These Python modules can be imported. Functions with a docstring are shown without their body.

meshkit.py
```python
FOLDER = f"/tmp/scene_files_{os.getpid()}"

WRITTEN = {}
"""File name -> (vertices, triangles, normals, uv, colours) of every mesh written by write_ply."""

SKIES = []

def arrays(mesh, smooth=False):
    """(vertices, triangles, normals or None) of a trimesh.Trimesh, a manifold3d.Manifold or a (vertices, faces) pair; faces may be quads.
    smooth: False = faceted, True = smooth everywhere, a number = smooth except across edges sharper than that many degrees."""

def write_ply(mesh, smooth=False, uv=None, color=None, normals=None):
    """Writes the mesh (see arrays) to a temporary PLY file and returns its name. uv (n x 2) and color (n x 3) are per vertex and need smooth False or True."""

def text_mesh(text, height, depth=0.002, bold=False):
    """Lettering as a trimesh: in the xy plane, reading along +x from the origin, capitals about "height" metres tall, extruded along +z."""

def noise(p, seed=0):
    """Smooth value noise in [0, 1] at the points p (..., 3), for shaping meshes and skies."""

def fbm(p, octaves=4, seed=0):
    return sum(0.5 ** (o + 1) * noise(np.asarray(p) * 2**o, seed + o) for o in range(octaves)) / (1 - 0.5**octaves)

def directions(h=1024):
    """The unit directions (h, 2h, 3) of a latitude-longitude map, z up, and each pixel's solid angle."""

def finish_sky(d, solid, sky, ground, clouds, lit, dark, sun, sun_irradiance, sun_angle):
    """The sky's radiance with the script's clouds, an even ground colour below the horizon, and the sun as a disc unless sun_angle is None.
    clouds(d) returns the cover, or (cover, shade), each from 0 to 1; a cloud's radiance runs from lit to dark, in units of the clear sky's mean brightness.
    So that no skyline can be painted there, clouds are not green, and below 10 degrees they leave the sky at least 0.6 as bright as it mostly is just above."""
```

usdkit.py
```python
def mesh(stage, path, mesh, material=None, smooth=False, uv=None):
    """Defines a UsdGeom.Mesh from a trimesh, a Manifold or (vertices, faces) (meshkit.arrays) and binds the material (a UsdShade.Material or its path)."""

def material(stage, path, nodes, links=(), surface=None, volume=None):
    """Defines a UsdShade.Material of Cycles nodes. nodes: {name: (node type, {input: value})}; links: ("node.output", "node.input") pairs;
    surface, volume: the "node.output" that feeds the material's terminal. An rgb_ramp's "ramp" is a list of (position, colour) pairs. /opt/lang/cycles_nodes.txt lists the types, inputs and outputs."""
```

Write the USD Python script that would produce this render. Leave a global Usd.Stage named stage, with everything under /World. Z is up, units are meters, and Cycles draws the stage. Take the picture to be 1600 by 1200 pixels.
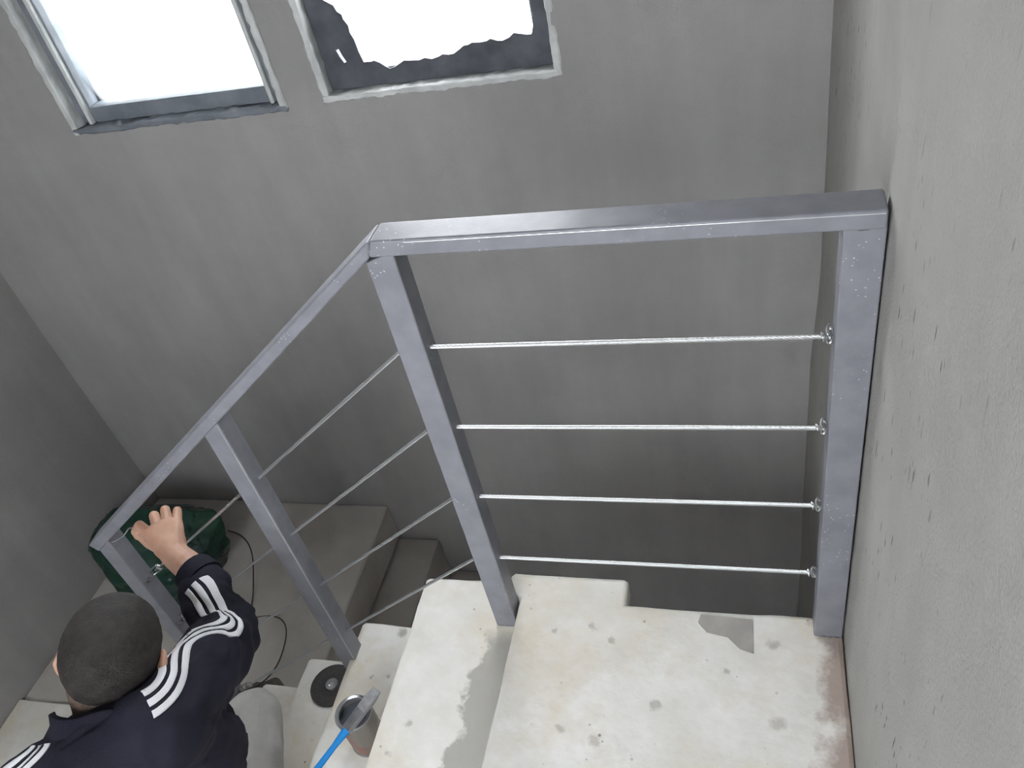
import math
import numpy as np
import trimesh
import manifold3d as m3
from pxr import Usd, UsdGeom, UsdLux, UsdShade, Gf, Sdf
import usdkit
import meshkit

stage = Usd.Stage.CreateInMemory()
UsdGeom.SetStageUpAxis(stage, "Z")
UsdGeom.SetStageMetersPerUnit(stage, 1.0)
UsdGeom.Xform.Define(stage, "/World")
UsdGeom.Scope.Define(stage, "/World/Looks")

# ------------------------------------------------------------------ camera, sky, exposure
F_PX = 1297.215
cam = UsdGeom.Camera.Define(stage, "/World/camera")
cam.CreateHorizontalApertureAttr(36.0)
cam.CreateVerticalApertureAttr(27.0)
cam.CreateFocalLengthAttr(F_PX / 1600 * 36.0)
cam.CreateClippingRangeAttr(Gf.Vec2f(0.02, 500))
RIGHT = np.array([0.96011529, 0.20307141, -0.19219947])
DOWN = np.array([-0.0084591, -0.66598677, -0.74591559])
FWD = np.array([-0.27947644, 0.7177908, -0.63770628])
EYE = np.array([0.0, 0.0, 1.4])
M = Gf.Matrix4d(*RIGHT, 0, *(-DOWN), 0, *(-FWD), 0, *EYE, 1)
cam.AddTransformOp().Set(M)
cam.CreateExposureAttr(0.58)

dome = UsdLux.DomeLight.Define(stage, "/World/sky_light")
dome.CreateIntensityAttr(2.6)
dome.CreateColorAttr(Gf.Vec3f(0.95, 0.975, 1.0))

# ------------------------------------------------------------------ helpers
USED = {}


def numbered(path):
    k = USED.get(path, -1) + 1
    USED[path] = k
    return path if k == 0 else f"{path}_{k:03d}"


def tag(prim, label=None, category=None, group=None, kind=None):
    for k, v in (("label", label), ("category", category), ("group", group), ("kind", kind)):
        if v:
            prim.SetCustomDataByKey(k, v)
    return prim


class Thing:
    """An Xform at the thing's base; parts are given in world coordinates and stored relative to that base."""

    def __init__(self, name, label=None, category=None, base=(0, 0, 0), group=None, kind=None):
        self.path = numbered("/World/" + name)
        self.base = np.array(base, float)
        x = UsdGeom.Xform.Define(stage, self.path)
        x.AddTranslateOp().Set(Gf.Vec3d(*map(float, base)))
        tag(x.GetPrim(), label, category, group, kind)

    def part(self, name, mesh, mat, smooth=30, label=None, kind=None, parent=None):
        path = numbered((parent or self.path) + "/" + name)
        if parent:
            v, f, _ = meshkit.arrays(mesh)
        else:
            v, f, _ = meshkit.arrays(mesh)
        p = usdkit.mesh(stage, path, (v - self.base, f), mat, smooth=smooth).GetPrim()
        tag(p, label, None, None, kind)
        return path


def to_tm(m):
    if isinstance(m, trimesh.Trimesh):
        return m
    v, f, _ = meshkit.arrays(m)
    return trimesh.Trimesh(v, f, process=True)


def to_mf(t):
    return m3.Manifold(m3.Mesh(np.asarray(t.vertices, np.float32), np.asarray(t.faces, np.uint32)))


def ball(p, r, seg=12):
    return m3.Manifold.sphere(float(r), seg).translate([float(c) for c in p])


def ellipsoid(p, axes, radii, seg=28):
    A = np.array(axes, float)
    m = np.zeros((3, 4))
    for k in range(3):
        m[:, k] = A[k] * radii[k]
    m[:, 3] = p
    return m3.Manifold.sphere(1.0, seg).transform(m)


def hull(ms):
    return m3.Manifold.batch_hull(list(ms))


def rbox(x0, x1, y0, y1, z0, z1, r=0.003, seg=8):
    return hull([ball((x, y, z), r, seg) for x in (x0 + r, x1 - r) for y in (y0 + r, y1 - r) for z in (z0 + r, z1 - r)])


def prism_y(poly, y0, y1, r=0.0035):
    """convex polygon in (x, z), extruded along y, with rounded edges"""
    c = np.mean(poly, 0)
    out = []
    for x, z in poly:
        d = np.array([x, z]) - c
        d = d / np.linalg.norm(d) * r * 1.2
        for y in (y0 + r, y1 - r):
            out.append(ball((x - d[0], y, z - d[1]), r, 16))
    return hull(out)


def rough(m, edge=0.03, amp=0.003, freq=12.0, seed=0):
    t = to_tm(m.refine_to_length(edge))
    n = t.vertex_normals
    v = t.vertices
    d = meshkit.fbm(v * freq + 37.1, 3, seed) - 0.5
    t.vertices = v + n * (d * 2 * amp)[:, None]
    return t


def tube(path, r, sides=10, caps=True):
    p = np.asarray(path, float)
    rr = np.broadcast_to(np.asarray(r, float), (len(p),))
    t = np.gradient(p, axis=0)
    t /= np.linalg.norm(t, axis=1, keepdims=True)
    up = np.array([0, 0, 1.0]) if abs(t[0, 2]) < 0.9 else np.array([1.0, 0, 0])
    a = np.cross(t[0], up)
    a /= np.linalg.norm(a)
    rings, ang = [], np.arange(sides) * 2 * math.pi / sides
    for k in range(len(p)):
        a = a - t[k] * a.dot(t[k])
        a /= np.linalg.norm(a)
        b = np.cross(t[k], a)
        rings.append(p[k] + rr[k] * (np.cos(ang)[:, None] * a + np.sin(ang)[:, None] * b))
    return loft(rings, caps)


def loft(rings, caps=True):
    n, s = len(rings), len(rings[0])
    v = list(np.vstack(rings))
    f = []
    for i in range(n - 1):
        for j in range(s):
            a, b, c, d = i * s + j, i * s + (j + 1) % s, (i + 1) * s + (j + 1) % s, (i + 1) * s + j
            f += [(a, b, c), (a, c, d)]
    if caps:
        for k, flip in ((0, True), (n - 1, False)):
            c = len(v)
            v.append(np.mean(rings[k], 0))
            for j in range(s):
                a, b = k * s + j, k * s + (j + 1) % s
                f.append((c, b, a) if flip else (c, a, b))
    return trimesh.Trimesh(np.array(v), np.array(f), process=False)


def spline(pts, n=40):
    from scipy.interpolate import CubicSpline
    p = np.asarray(pts, float)
    s = np.r_[0, np.cumsum(np.linalg.norm(np.diff(p, axis=0), axis=1) + 1e-3)]
    return CubicSpline(s, p)(np.linspace(0, s[-1], n))


def rope(p0, p1, r=0.003, pitch=0.026, lobes=6, sag=0.0):
    """a laid wire rope: a lobed profile twisting along its run"""
    p0, p1 = np.array(p0, float), np.array(p1, float)
    L = np.linalg.norm(p1 - p0)
    n = int(L / pitch * 9) + 2
    t = (p1 - p0) / L
    a = np.cross(t, [0, 0, 1.0])
    a /= np.linalg.norm(a)
    b = np.cross(t, a)
    ang = np.linspace(0, 2 * math.pi, lobes * 4, endpoint=False)
    rad = r * (0.80 + 0.22 * np.abs(np.cos(ang * lobes / 2)))
    rings = []
    for k in range(n):
        s = k / (n - 1)
        tw = s * L / pitch * 2 * math.pi / 1.6
        c = p0 + (p1 - p0) * s - np.array([0, 0, sag * 4 * s * (1 - s)])
        rings.append(c + rad[:, None] * (np.cos(ang + tw)[:, None] * a + np.sin(ang + tw)[:, None] * b))
    return loft(rings)


def lathe(profile, centre, axis=(0, 0, 1), seg=48):
    """profile: (radius, height) pairs, closed solid"""
    ax = np.array(axis, float)
    ax /= np.linalg.norm(ax)
    a = np.cross(ax, [0, 1.0, 0.2])
    a /= np.linalg.norm(a)
    b = np.cross(ax, a)
    ang = np.arange(seg) * 2 * math.pi / seg
    rings = [np.array(centre) + ax * h + max(r, 1e-5) * (np.cos(ang)[:, None] * a + np.sin(ang)[:, None] * b) for r, h in profile]
    return loft(rings, True)


# ------------------------------------------------------------------ materials
def mat(name, nodes, links, surface="p.BSDF"):
    return usdkit.material(stage, "/World/Looks/" + name, nodes, links, surface=surface)


def plain(name, color, rough_=0.5, metallic=0.0, spec=0.5, **kw):
    return mat(name, {"p": ("principled_bsdf", {"base_color": color, "roughness": rough_, "metallic": metallic, "specular_ior_level": spec, **kw})}, [])


def noisy(name, c0, c1, scale=10.0, rough_=0.6, metallic=0.0, bump=0.0, bump_scale=60.0, coords="position", detail=4.0, stretch=(1, 1, 1), lo=0.35, hi=0.65, **kw):
    src = ("geometry", {}) if coords == "position" else ("texture_coordinate", {})
    out = "g.position" if coords == "position" else "g." + coords
    nodes = {"g": src, "m": ("mapping", {"scale": stretch}), "n": ("noise_texture", {"scale": scale, "detail": detail}),
             "r": ("rgb_ramp", {"ramp": [(0, c0), (lo, c0), (hi, c1), (1, c1)]}),
             "p": ("principled_bsdf", {"roughness": rough_, "metallic": metallic, **kw})}
    links = [(out, "m.vector"), ("m.vector", "n.vector"), ("n.fac", "r.fac"), ("r.color", "p.base_color")]
    if bump:
        nodes["bn"] = ("noise_texture", {"scale": bump_scale, "detail": 3.0})
        nodes["b"] = ("bump", {"strength": bump, "distance": 0.004})
        links += [("m.vector", "bn.vector"), ("bn.fac", "b.height"), ("b.normal", "p.normal")]
    return mat(name, nodes, links)


def plaster(name, c0, c1, fleck=True):
    nodes = {"g": ("geometry", {}),
             "n": ("noise_texture", {"scale": 1.7, "detail": 5.0, "roughness": 0.6}),
             "r": ("rgb_ramp", {"ramp": [(0, c0), (0.35, c0), (0.65, c1), (1, c1)]}),
             "fm": ("mapping", {"scale": (120.0, 120.0, 30.0), "rotation": (0.22, 0.1, 0.0)}),
             "fn": ("noise_texture", {"scale": 1.0, "detail": 1.0, "roughness": 0.4}),
             "fr": ("map_range", {"from_min": 0.70, "from_max": 0.76, "to_min": 0.0, "to_max": 0.75, "clamp": True}),
             "cm": ("noise_texture", {"scale": 3.0, "detail": 1.0}),
             "cr": ("map_range", {"from_min": 0.42, "from_max": 0.58, "to_min": 0.0, "to_max": 1.0, "clamp": True}),
             "mul": ("math", {"math_type": "multiply"}),
             "mx": ("mix_color", {"b": (0.05, 0.05, 0.05)}),
             "tn": ("noise_texture", {"scale": 260.0, "detail": 3.0}),
             "sm": ("mapping", {"scale": (14.0, 14.0, 2.2)}),
             "sn": ("noise_texture", {"scale": 1.0, "detail": 3.0}),
             "sr": ("map_range", {"from_min": 0.3, "from_max": 0.7, "to_min": 0.96, "to_max": 1.04, "clamp": True}),
             "sc": ("vector_math", {"math_type": "scale"}),
             "ad": ("math", {"math_type": "multiply_add", "value2": 1.4}),
             "b": ("bump", {"strength": 0.32, "distance": 0.004}),
             "p": ("principled_bsdf", {"roughness": 0.92, "specular_ior_level": 0.25})}
    links = [("g.position", "n.vector"), ("n.fac", "r.fac"), ("g.position", "fm.vector"), ("fm.vector", "fn.vector"), ("fn.fac", "fr.value"),
             ("g.position", "cm.vector"), ("cm.fac", "cr.value"), ("fr.result", "mul.value1"), ("cr.result", "mul.value2"),
             ("g.position", "sm.vector"), ("sm.vector", "sn.vector"), ("sn.fac", "sr.value"), ("r.color", "sc.vector1"), ("sr.result", "sc.scale"),
             ("sc.vector", "mx.a"), ("mx.result", "p.base_color"), ("g.position", "tn.vector"),
             ("sn.fac", "ad.value1"), ("tn.fac", "ad.value3"), ("ad.value", "b.height"), ("b.normal", "p.normal")]
    if fleck:
        links.append(("mul.value", "mx.fac"))
    else:
        nodes["mx"][1]["fac"] = 0.0
    return mat(name, nodes, links)


def screed(name, c0, c1, warm, spots=(), edge_strip=None, pink=None, speck=True):
    """pale trowelled screed: mottling, warm dirt, dark specks, a few stains with a place of their own"""
    nodes = {"g": ("geometry", {}),
             "n": ("noise_texture", {"scale": 5.0, "detail": 6.0, "roughness": 0.62}),
             "r": ("rgb_ramp", {"ramp": [(0, c0), (0.36, c0), (0.6, c1), (1, c1)]}),
             "wn": ("noise_texture", {"scale": 3.1, "detail": 5.0, "roughness": 0.65}),
             "wr": ("map_range", {"from_min": 0.47, "from_max": 0.64, "to_min": 0.0, "to_max": 0.9, "clamp": True}),
             "w": ("mix_color", {"b": warm}),
             "v": ("voronoi_texture", {"scale": 34.0, "randomness": 1.0}),
             "vr": ("map_range", {"from_min": 0.07, "from_max": 0.115, "to_min": 0.75, "to_max": 0.0, "clamp": True}),
             "vk": ("noise_texture", {"scale": 6.0, "detail": 2.0}),
             "vkr": ("map_range", {"from_min": 0.5, "from_max": 0.6, "to_min": 0.0, "to_max": 1.0, "clamp": True}),
             "vm": ("math", {"math_type": "multiply"}),
             "s": ("mix_color", {"b": (0.16, 0.14, 0.12)}),
             "wob": ("noise_texture", {"scale": 28.0, "detail": 4.0, "roughness": 0.65}),
             "wc": ("vector_math", {"math_type": "subtract", "vector2": (0.5, 0.5, 0.5)}),
             "ws": ("vector_math", {"math_type": "scale", "scale": 0.032}),
             "wp": ("vector_math", {"math_type": "add"}),
             "bn": ("noise_texture", {"scale": 45.0, "detail": 5.0}),
             "b": ("bump", {"strength": 0.3, "distance": 0.006}),
             "p": ("principled_bsdf", {"roughness": 0.8, "specular_ior_level": 0.3})}
    links = [("g.position", "n.vector"), ("n.fac", "r.fac"), ("g.position", "wn.vector"), ("wn.fac", "wr.value"), ("wr.result", "w.fac"), ("r.color", "w.a"),
             ("g.position", "v.vector"), ("v.distance", "vr.value"), ("g.position", "vk.vector"), ("vk.fac", "vkr.value"),
             ("vr.result", "vm.value1"), ("vkr.result", "vm.value2"), ("vm.value", "s.fac"), ("w.result", "s.a"),
             ("g.position", "wob.vector"), ("wob.color", "wc.vector1"), ("wc.vector", "ws.vector1"), ("ws.vector", "wp.vector1"), ("g.position", "wp.vector2"),
             ("g.position", "bn.vector"), ("bn.fac", "b.height"), ("b.normal", "p.normal")]
    last = "s.result"
    for i, (x, y, z, rad, col, k) in enumerate(spots):
        nodes[f"d{i}"] = ("vector_math", {"math_type": "distance", "vector2": (x, y, z)})
        nodes[f"e{i}"] = ("map_range", {"from_min": rad * 0.45, "from_max": rad, "to_min": k, "to_max": 0.0, "clamp": True})
        nodes[f"x{i}"] = ("mix_color", {"b": col})
        links += [("wp.vector", f"d{i}.vector1"), (f"d{i}.value", f"e{i}.value"), (f"e{i}.result", f"x{i}.fac"), (last, f"x{i}.a")]
        last = f"x{i}.result"
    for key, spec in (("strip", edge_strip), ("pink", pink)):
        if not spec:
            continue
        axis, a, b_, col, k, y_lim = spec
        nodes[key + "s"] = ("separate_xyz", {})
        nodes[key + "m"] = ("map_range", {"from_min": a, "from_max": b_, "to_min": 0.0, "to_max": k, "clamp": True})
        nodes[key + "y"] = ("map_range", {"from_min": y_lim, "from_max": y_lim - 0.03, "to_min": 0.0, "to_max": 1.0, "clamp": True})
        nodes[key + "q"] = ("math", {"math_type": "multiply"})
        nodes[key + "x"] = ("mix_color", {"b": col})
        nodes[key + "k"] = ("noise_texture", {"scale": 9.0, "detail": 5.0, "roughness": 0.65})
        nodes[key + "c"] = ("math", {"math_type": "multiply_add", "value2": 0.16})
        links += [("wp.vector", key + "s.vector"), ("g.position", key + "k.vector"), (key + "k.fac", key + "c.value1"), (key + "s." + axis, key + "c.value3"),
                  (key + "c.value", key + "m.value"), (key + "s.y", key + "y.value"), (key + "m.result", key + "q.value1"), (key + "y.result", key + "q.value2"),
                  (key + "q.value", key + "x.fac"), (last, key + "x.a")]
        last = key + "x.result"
    links.append((last, "p.base_color"))
    return mat(name, nodes, links)


GREY = (0.30, 0.295, 0.28)
M_PLASTER_R = plaster("plaster_right", (0.32, 0.315, 0.30), (0.39, 0.385, 0.365))
M_PLASTER = plaster("plaster_far", (0.325, 0.318, 0.318), (0.385, 0.378, 0.373), fleck=False)
M_LANDING = screed("landing_screed", (0.73, 0.715, 0.67), (0.86, 0.85, 0.82), (0.72, 0.66, 0.55), spots=[
    (-0.300, 0.872, 0, 0.0101, (0.34, 0.31, 0.25), 0.600), (-0.262, 0.845, 0, 0.0094, (0.36, 0.30, 0.22), 0.525), (-0.375, 0.855, 0, 0.0086, (0.36, 0.31, 0.24), 0.525),
    (-0.170, 0.720, 0, 0.0130, (0.36, 0.35, 0.31), 0.562), (-0.335, 0.660, 0, 0.0115, (0.38, 0.35, 0.29), 0.525), (-0.270, 0.650, 0, 0.0130, (0.40, 0.37, 0.31), 0.525),
    (-0.050, 0.800, 0, 0.0101, (0.34, 0.33, 0.29), 0.525), (0.035, 0.712, 0, 0.0158, (0.36, 0.33, 0.26), 0.488), (0.072, 0.545, 0, 0.0130, (0.27, 0.27, 0.27), 0.637),
    (-0.060, 0.560, 0, 0.0396, (0.50, 0.47, 0.41), 0.413), (-0.200, 0.520, 0, 0.0432, (0.52, 0.49, 0.42), 0.375), (-0.02, 0.46, 0, 0.0216, (0.46, 0.44, 0.40), 0.375),
    (0.03, 0.86, 0, 0.0144, (0.30, 0.27, 0.23), 0.525), (-0.09, 0.90, 0, 0.0158, (0.45, 0.42, 0.34), 0.450)],
    pink=("x", 0.175, 0.205, (0.40, 0.315, 0.275), 0.9, 2.0))
M_STEP = screed("step_screed", (0.78, 0.765, 0.72), (0.90, 0.89, 0.86), (0.72, 0.66, 0.55), spots=[
    (-0.635, 0.66, -0.045, 0.0108, (0.34, 0.33, 0.29), 0.562), (-0.655, 0.60, -0.045, 0.0086, (0.34, 0.33, 0.29), 0.525), (-0.80, 0.965, -0.239, 0.0130, (0.28, 0.26, 0.22), 0.637),
    (-0.84, 0.85, -0.239, 0.0072, (0.30, 0.29, 0.25), 0.600), (-0.80, 0.85, -0.239, 0.0072, (0.30, 0.29, 0.25), 0.600), (-0.76, 0.70, -0.239, 0.0086, (0.32, 0.28, 0.2), 0.525)],
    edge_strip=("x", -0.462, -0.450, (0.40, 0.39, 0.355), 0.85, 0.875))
M_DUSTY = noisy("dusty_concrete", (0.42, 0.39, 0.36), (0.56, 0.53, 0.495), scale=4.0, rough_=0.9, bump=0.35, bump_scale=50.0)
M_RISER = noisy("bare_concrete", (0.20, 0.20, 0.20), (0.28, 0.275, 0.265), scale=6.0, rough_=0.9, bump=0.35, bump_scale=40.0)
M_WET = noisy("cement_smear", (0.36, 0.34, 0.32), (0.44, 0.42, 0.39), scale=20.0, rough_=0.8)
M_STEEL = mat("grey_painted_steel", {
    "g": ("geometry", {}), "n": ("noise_texture", {"scale": 24.0, "detail": 4.0}),
    "r": ("rgb_ramp", {"ramp": [(0, (0.215, 0.22, 0.252)), (0.35, (0.215, 0.22, 0.252)), (0.65, (0.262, 0.266, 0.303)), (1, (0.262, 0.266, 0.303))]}),
    "v": ("voronoi_texture", {"scale": 130.0, "randomness": 1.0}),
    "vr": ("map_range", {"from_min": 0.10, "from_max": 0.17, "to_min": 0.85, "to_max": 0.0, "clamp": True}),
    "k": ("noise_texture", {"scale": 7.0, "detail": 2.0}),
    "kr": ("map_range", {"from_min": 0.54, "from_max": 0.60, "to_min": 0.0, "to_max": 1.0, "clamp": True}),
    "mu": ("math", {"math_type": "multiply"}), "x": ("mix_color", {"b": (0.62, 0.66, 0.70)}),
    "bn": ("noise_texture", {"scale": 240.0, "detail": 3.0}), "b": ("bump", {"strength": 0.08, "distance": 0.004}),
    "p": ("principled_bsdf", {"roughness": 0.55, "metallic": 0.10, "specular_ior_level": 0.4, "coat_weight": 0.22, "coat_roughness": 0.2})},
    [("g.position", "n.vector"), ("n.fac", "r.fac"), ("g.position", "v.vector"), ("v.distance", "vr.value"), ("g.position", "k.vector"), ("k.fac", "kr.value"),
     ("vr.result", "mu.value1"), ("kr.result", "mu.value2"), ("mu.value", "x.fac"), ("r.color", "x.a"), ("x.result", "p.base_color"),
     ("g.position", "bn.vector"), ("bn.fac", "b.height"), ("b.normal", "p.normal")])
M_ROPE = plain("bright_wire_rope", (0.72, 0.74, 0.76), 0.28, 0.9)
M_ZINC = plain("zinc_fitting", (0.62, 0.63, 0.64), 0.25, 1.0)
M_EDGE_HI = plain("edge_highlight_metal", (0.62, 0.64, 0.68), 0.30, 0.6)  # pale metal that puts the edge highlight into the colour
M_WELD = noisy("weld_bead", (0.10, 0.10, 0.12), (0.35, 0.35, 0.38), scale=160.0, rough_=0.4, metallic=0.6)
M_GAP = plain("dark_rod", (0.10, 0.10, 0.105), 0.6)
M_FRAME = noisy("weathered_window_frame", (0.16, 0.18, 0.21), (0.24, 0.26, 0.30), scale=14.0, rough_=0.5)
M_JAMB = noisy("pale_jamb_mortar", (0.50, 0.52, 0.52), (0.66, 0.68, 0.68), scale=18.0, rough_=0.85, bump=0.4, bump_scale=60.0)
M_FILM = noisy("dark_foil", (0.05, 0.055, 0.07), (0.10, 0.11, 0.13), scale=16.0, rough_=0.55)
M_GLASS = mat("window_glass", {"f": ("fresnel", {"IOR": 1.45}), "t": ("transparent_bsdf", {"color": (0.96, 0.98, 0.98)}), "g": ("glossy_bsdf", {"color": (1, 1, 1), "roughness": 0.02}), "mx": ("mix_closure", {})},
              [("f.fac", "mx.fac"), ("t.BSDF", "mx.closure1"), ("g.BSDF", "mx.closure2")], surface="mx.closure")
M_OUT = noisy("outside_ground", (0.55, 0.54, 0.52), (0.62, 0.61, 0.58), scale=0.6, rough_=0.95)
M_SKIN = mat("skin", {"g": ("geometry", {}), "n": ("noise_texture", {"scale": 30.0, "detail": 3.0}), "r": ("rgb_ramp", {"ramp": [(0, (0.50, 0.28, 0.20)), (0.4, (0.52, 0.30, 0.215)), (0.65, (0.60, 0.37, 0.27)), (1, (0.60, 0.37, 0.27))]}),
                      "p": ("principled_bsdf", {"roughness": 0.5, "subsurface_weight": 0.12, "subsurface_radius": (1.0, 0.35, 0.2), "subsurface_scale": 0.006})},
             [("g.position", "n.vector"), ("n.fac", "r.fac"), ("r.color", "p.base_color")])
M_HAIR = noisy("short_dark_hair", (0.012, 0.0095, 0.009), (0.028, 0.022, 0.019), scale=60.0, rough_=0.65, bump=0.8, bump_scale=420.0)
M_NAVY = noisy("navy_tracksuit", (0.010, 0.010, 0.020), (0.018, 0.017, 0.032), scale=8.0, rough_=0.8, bump=0.25, bump_scale=300.0, specular_ior_level=0.25)
M_WHITE = plain("white_stripe", (0.78, 0.78, 0.82), 0.7)
M_TROUSER = noisy("dusty_grey_trousers", (0.48, 0.47, 0.46), (0.62, 0.605, 0.59), scale=14.0, rough_=0.9, bump=0.3, bump_scale=220.0)
M_SHOE = plain("dark_shoe", (0.03, 0.03, 0.032), 0.6)
M_EYE = plain("eye_white", (0.75, 0.73, 0.70), 0.2)
M_GREEN = noisy("green_plastic_sack", (0.004, 0.026, 0.020), (0.008, 0.055, 0.034), scale=7.0, rough_=0.32, bump=0.35, bump_scale=26.0, specular_ior_level=0.6)
M_DISC = noisy("abrasive_disc", (0.045, 0.043, 0.042), (0.075, 0.072, 0.07), scale=220.0, rough_=0.85)
M_DISC_LABEL = plain("disc_label", (0.035, 0.033, 0.035), 0.55)
M_TIN = noisy("tin_can", (0.42, 0.43, 0.46), (0.55, 0.56, 0.58), scale=40.0, rough_=0.3, metallic=0.85)
M_CAN = noisy("stained_can_wall", (0.22, 0.20, 0.18), (0.30, 0.09, 0.07), scale=13.0, rough_=0.45, metallic=0.25, lo=0.55, hi=0.68)
M_PAINT = plain("wet_grey_paint", (0.13, 0.145, 0.175), 0.25)
M_BRISTLE = noisy("paint_soaked_bristles", (0.24, 0.24, 0.25), (0.34, 0.34, 0.35), scale=90.0, rough_=0.5, stretch=(1, 1, 1))
M_BLUE = plain("blue_plastic", (0.02, 0.27, 0.72), 0.35)
M_WIRE = plain("dark_wire", (0.10, 0.095, 0.09), 0.5, 0.5)

# ------------------------------------------------------------------ the room
XR, XL, YF, YN = 0.152, -2.31, 1.81, -0.95
ZC, ZG = 2.35, -2.46
T = 0.16


def wall_mesh(m, axis, inner, amp=0.004, freq=2.2, seed=1, extra=None, edge=0.07):
    t = to_tm(m.refine_to_length(edge))
    v = t.vertices.copy()
    d = (meshkit.fbm(v * freq + 11.3, 3, seed) - 0.5) * 2 * amp
    w = np.exp(-np.abs(v[:, axis] - inner) / 0.02)
    v[:, axis] += d * w
    if extra is not None:
        v[:, axis] += extra(v) * w
    t.vertices = v
    return t


def box(x0, x1, y0, y1, z0, z1):
    return m3.Manifold.cube([x1 - x0, y1 - y0, z1 - z0]).translate([x0, y0, z0])


def structure(name, mesh, m, smooth=30, label=None):
    path = numbered("/World/" + name)
    p = usdkit.mesh(stage, path, mesh, m, smooth=smooth).GetPrim()
    return tag(p, label, None, None, "structure")


def sstep(x, a, b):
    t = np.clip((x - a) / (b - a), 0, 1)
    return t * t * (3 - 2 * t)


def right_bulge(v):
    """beyond the railing the plaster sits a little further back below shoulder height, ending in a ragged lip"""
    y, z = v[:, 1], v[:, 2]
    return 0.014 * sstep(y, 0.932, 0.955) * (1 - sstep(z, 0.95, 1.2)) * sstep(z, -0.2, 0.2) + 0.006 * np.sin(y * 9.0 + 1.0) * sstep(y, 1.0, 1.3)


structure("wall_right", wall_mesh(box(XR, XR + T, YN - T, YF + T, ZG, ZC), 0, XR, 0.004, 2.4, 3, right_bulge, 0.022), M_PLASTER_R, label="grey cement-rendered wall that the handrail runs into")
W1 = (-1.735, -1.105, 0.708, 1.95)
W2 = (-0.985, -0.410, 0.718, 1.95)
far = box(XL - T, XR + 0.06, YF, YF + T, ZG, ZC)
for x0, x1, z0, z1 in (W1, W2):
    far = far - box(x0, x1, YF - 0.1, YF + T + 0.1, z0, z1)
structure("wall_far", wall_mesh(far, 1, YF, 0.006, 2.0, 5), M_PLASTER, label="smooth grey rendered wall with the two window openings")
structure("wall_left", wall_mesh(box(XL - T, XL, YN - T, YF + 0.05, ZG, ZC), 0, XL, 0.005, 2.0, 7), M_PLASTER, label="dark grey rendered wall beside the lower landing")
REAR_FILL = (-1.20, -0.15, 0.60, 1.75)  # unseen opening, added to bring daylight in from behind the camera
LOWER_FILL = (-0.85, -0.62, ZG, -0.42)  # unseen opening, added to brighten the far wall below the landing
near = box(XL - 0.05, XR + 0.05, YN - T, YN, ZG, ZC) - box(REAR_FILL[0], REAR_FILL[1], YN - T - 0.1, YN + 0.1, REAR_FILL[2], REAR_FILL[3])
near = near - box(LOWER_FILL[0], LOWER_FILL[1], YN - T - 0.1, YN + 0.1, LOWER_FILL[2] + 0.002, LOWER_FILL[3])
structure("wall_near", wall_mesh(near, 1, YN, 0.004, 2.0, 9), M_PLASTER, label="rendered wall behind the viewpoint with two openings added to let in fill light")
structure("ceiling", box(XL - T, XR + T, YN - T, YF + T, ZC, ZC + 0.15), M_PLASTER)
structure("floor", box(XL - T, XR + T, YN - T, YF + T, ZG - 0.15, ZG), M_DUSTY)
structure("ground", box(-40, 40, -40, 40, ZG - 0.45, ZG - 0.15), M_OUT)

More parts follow.
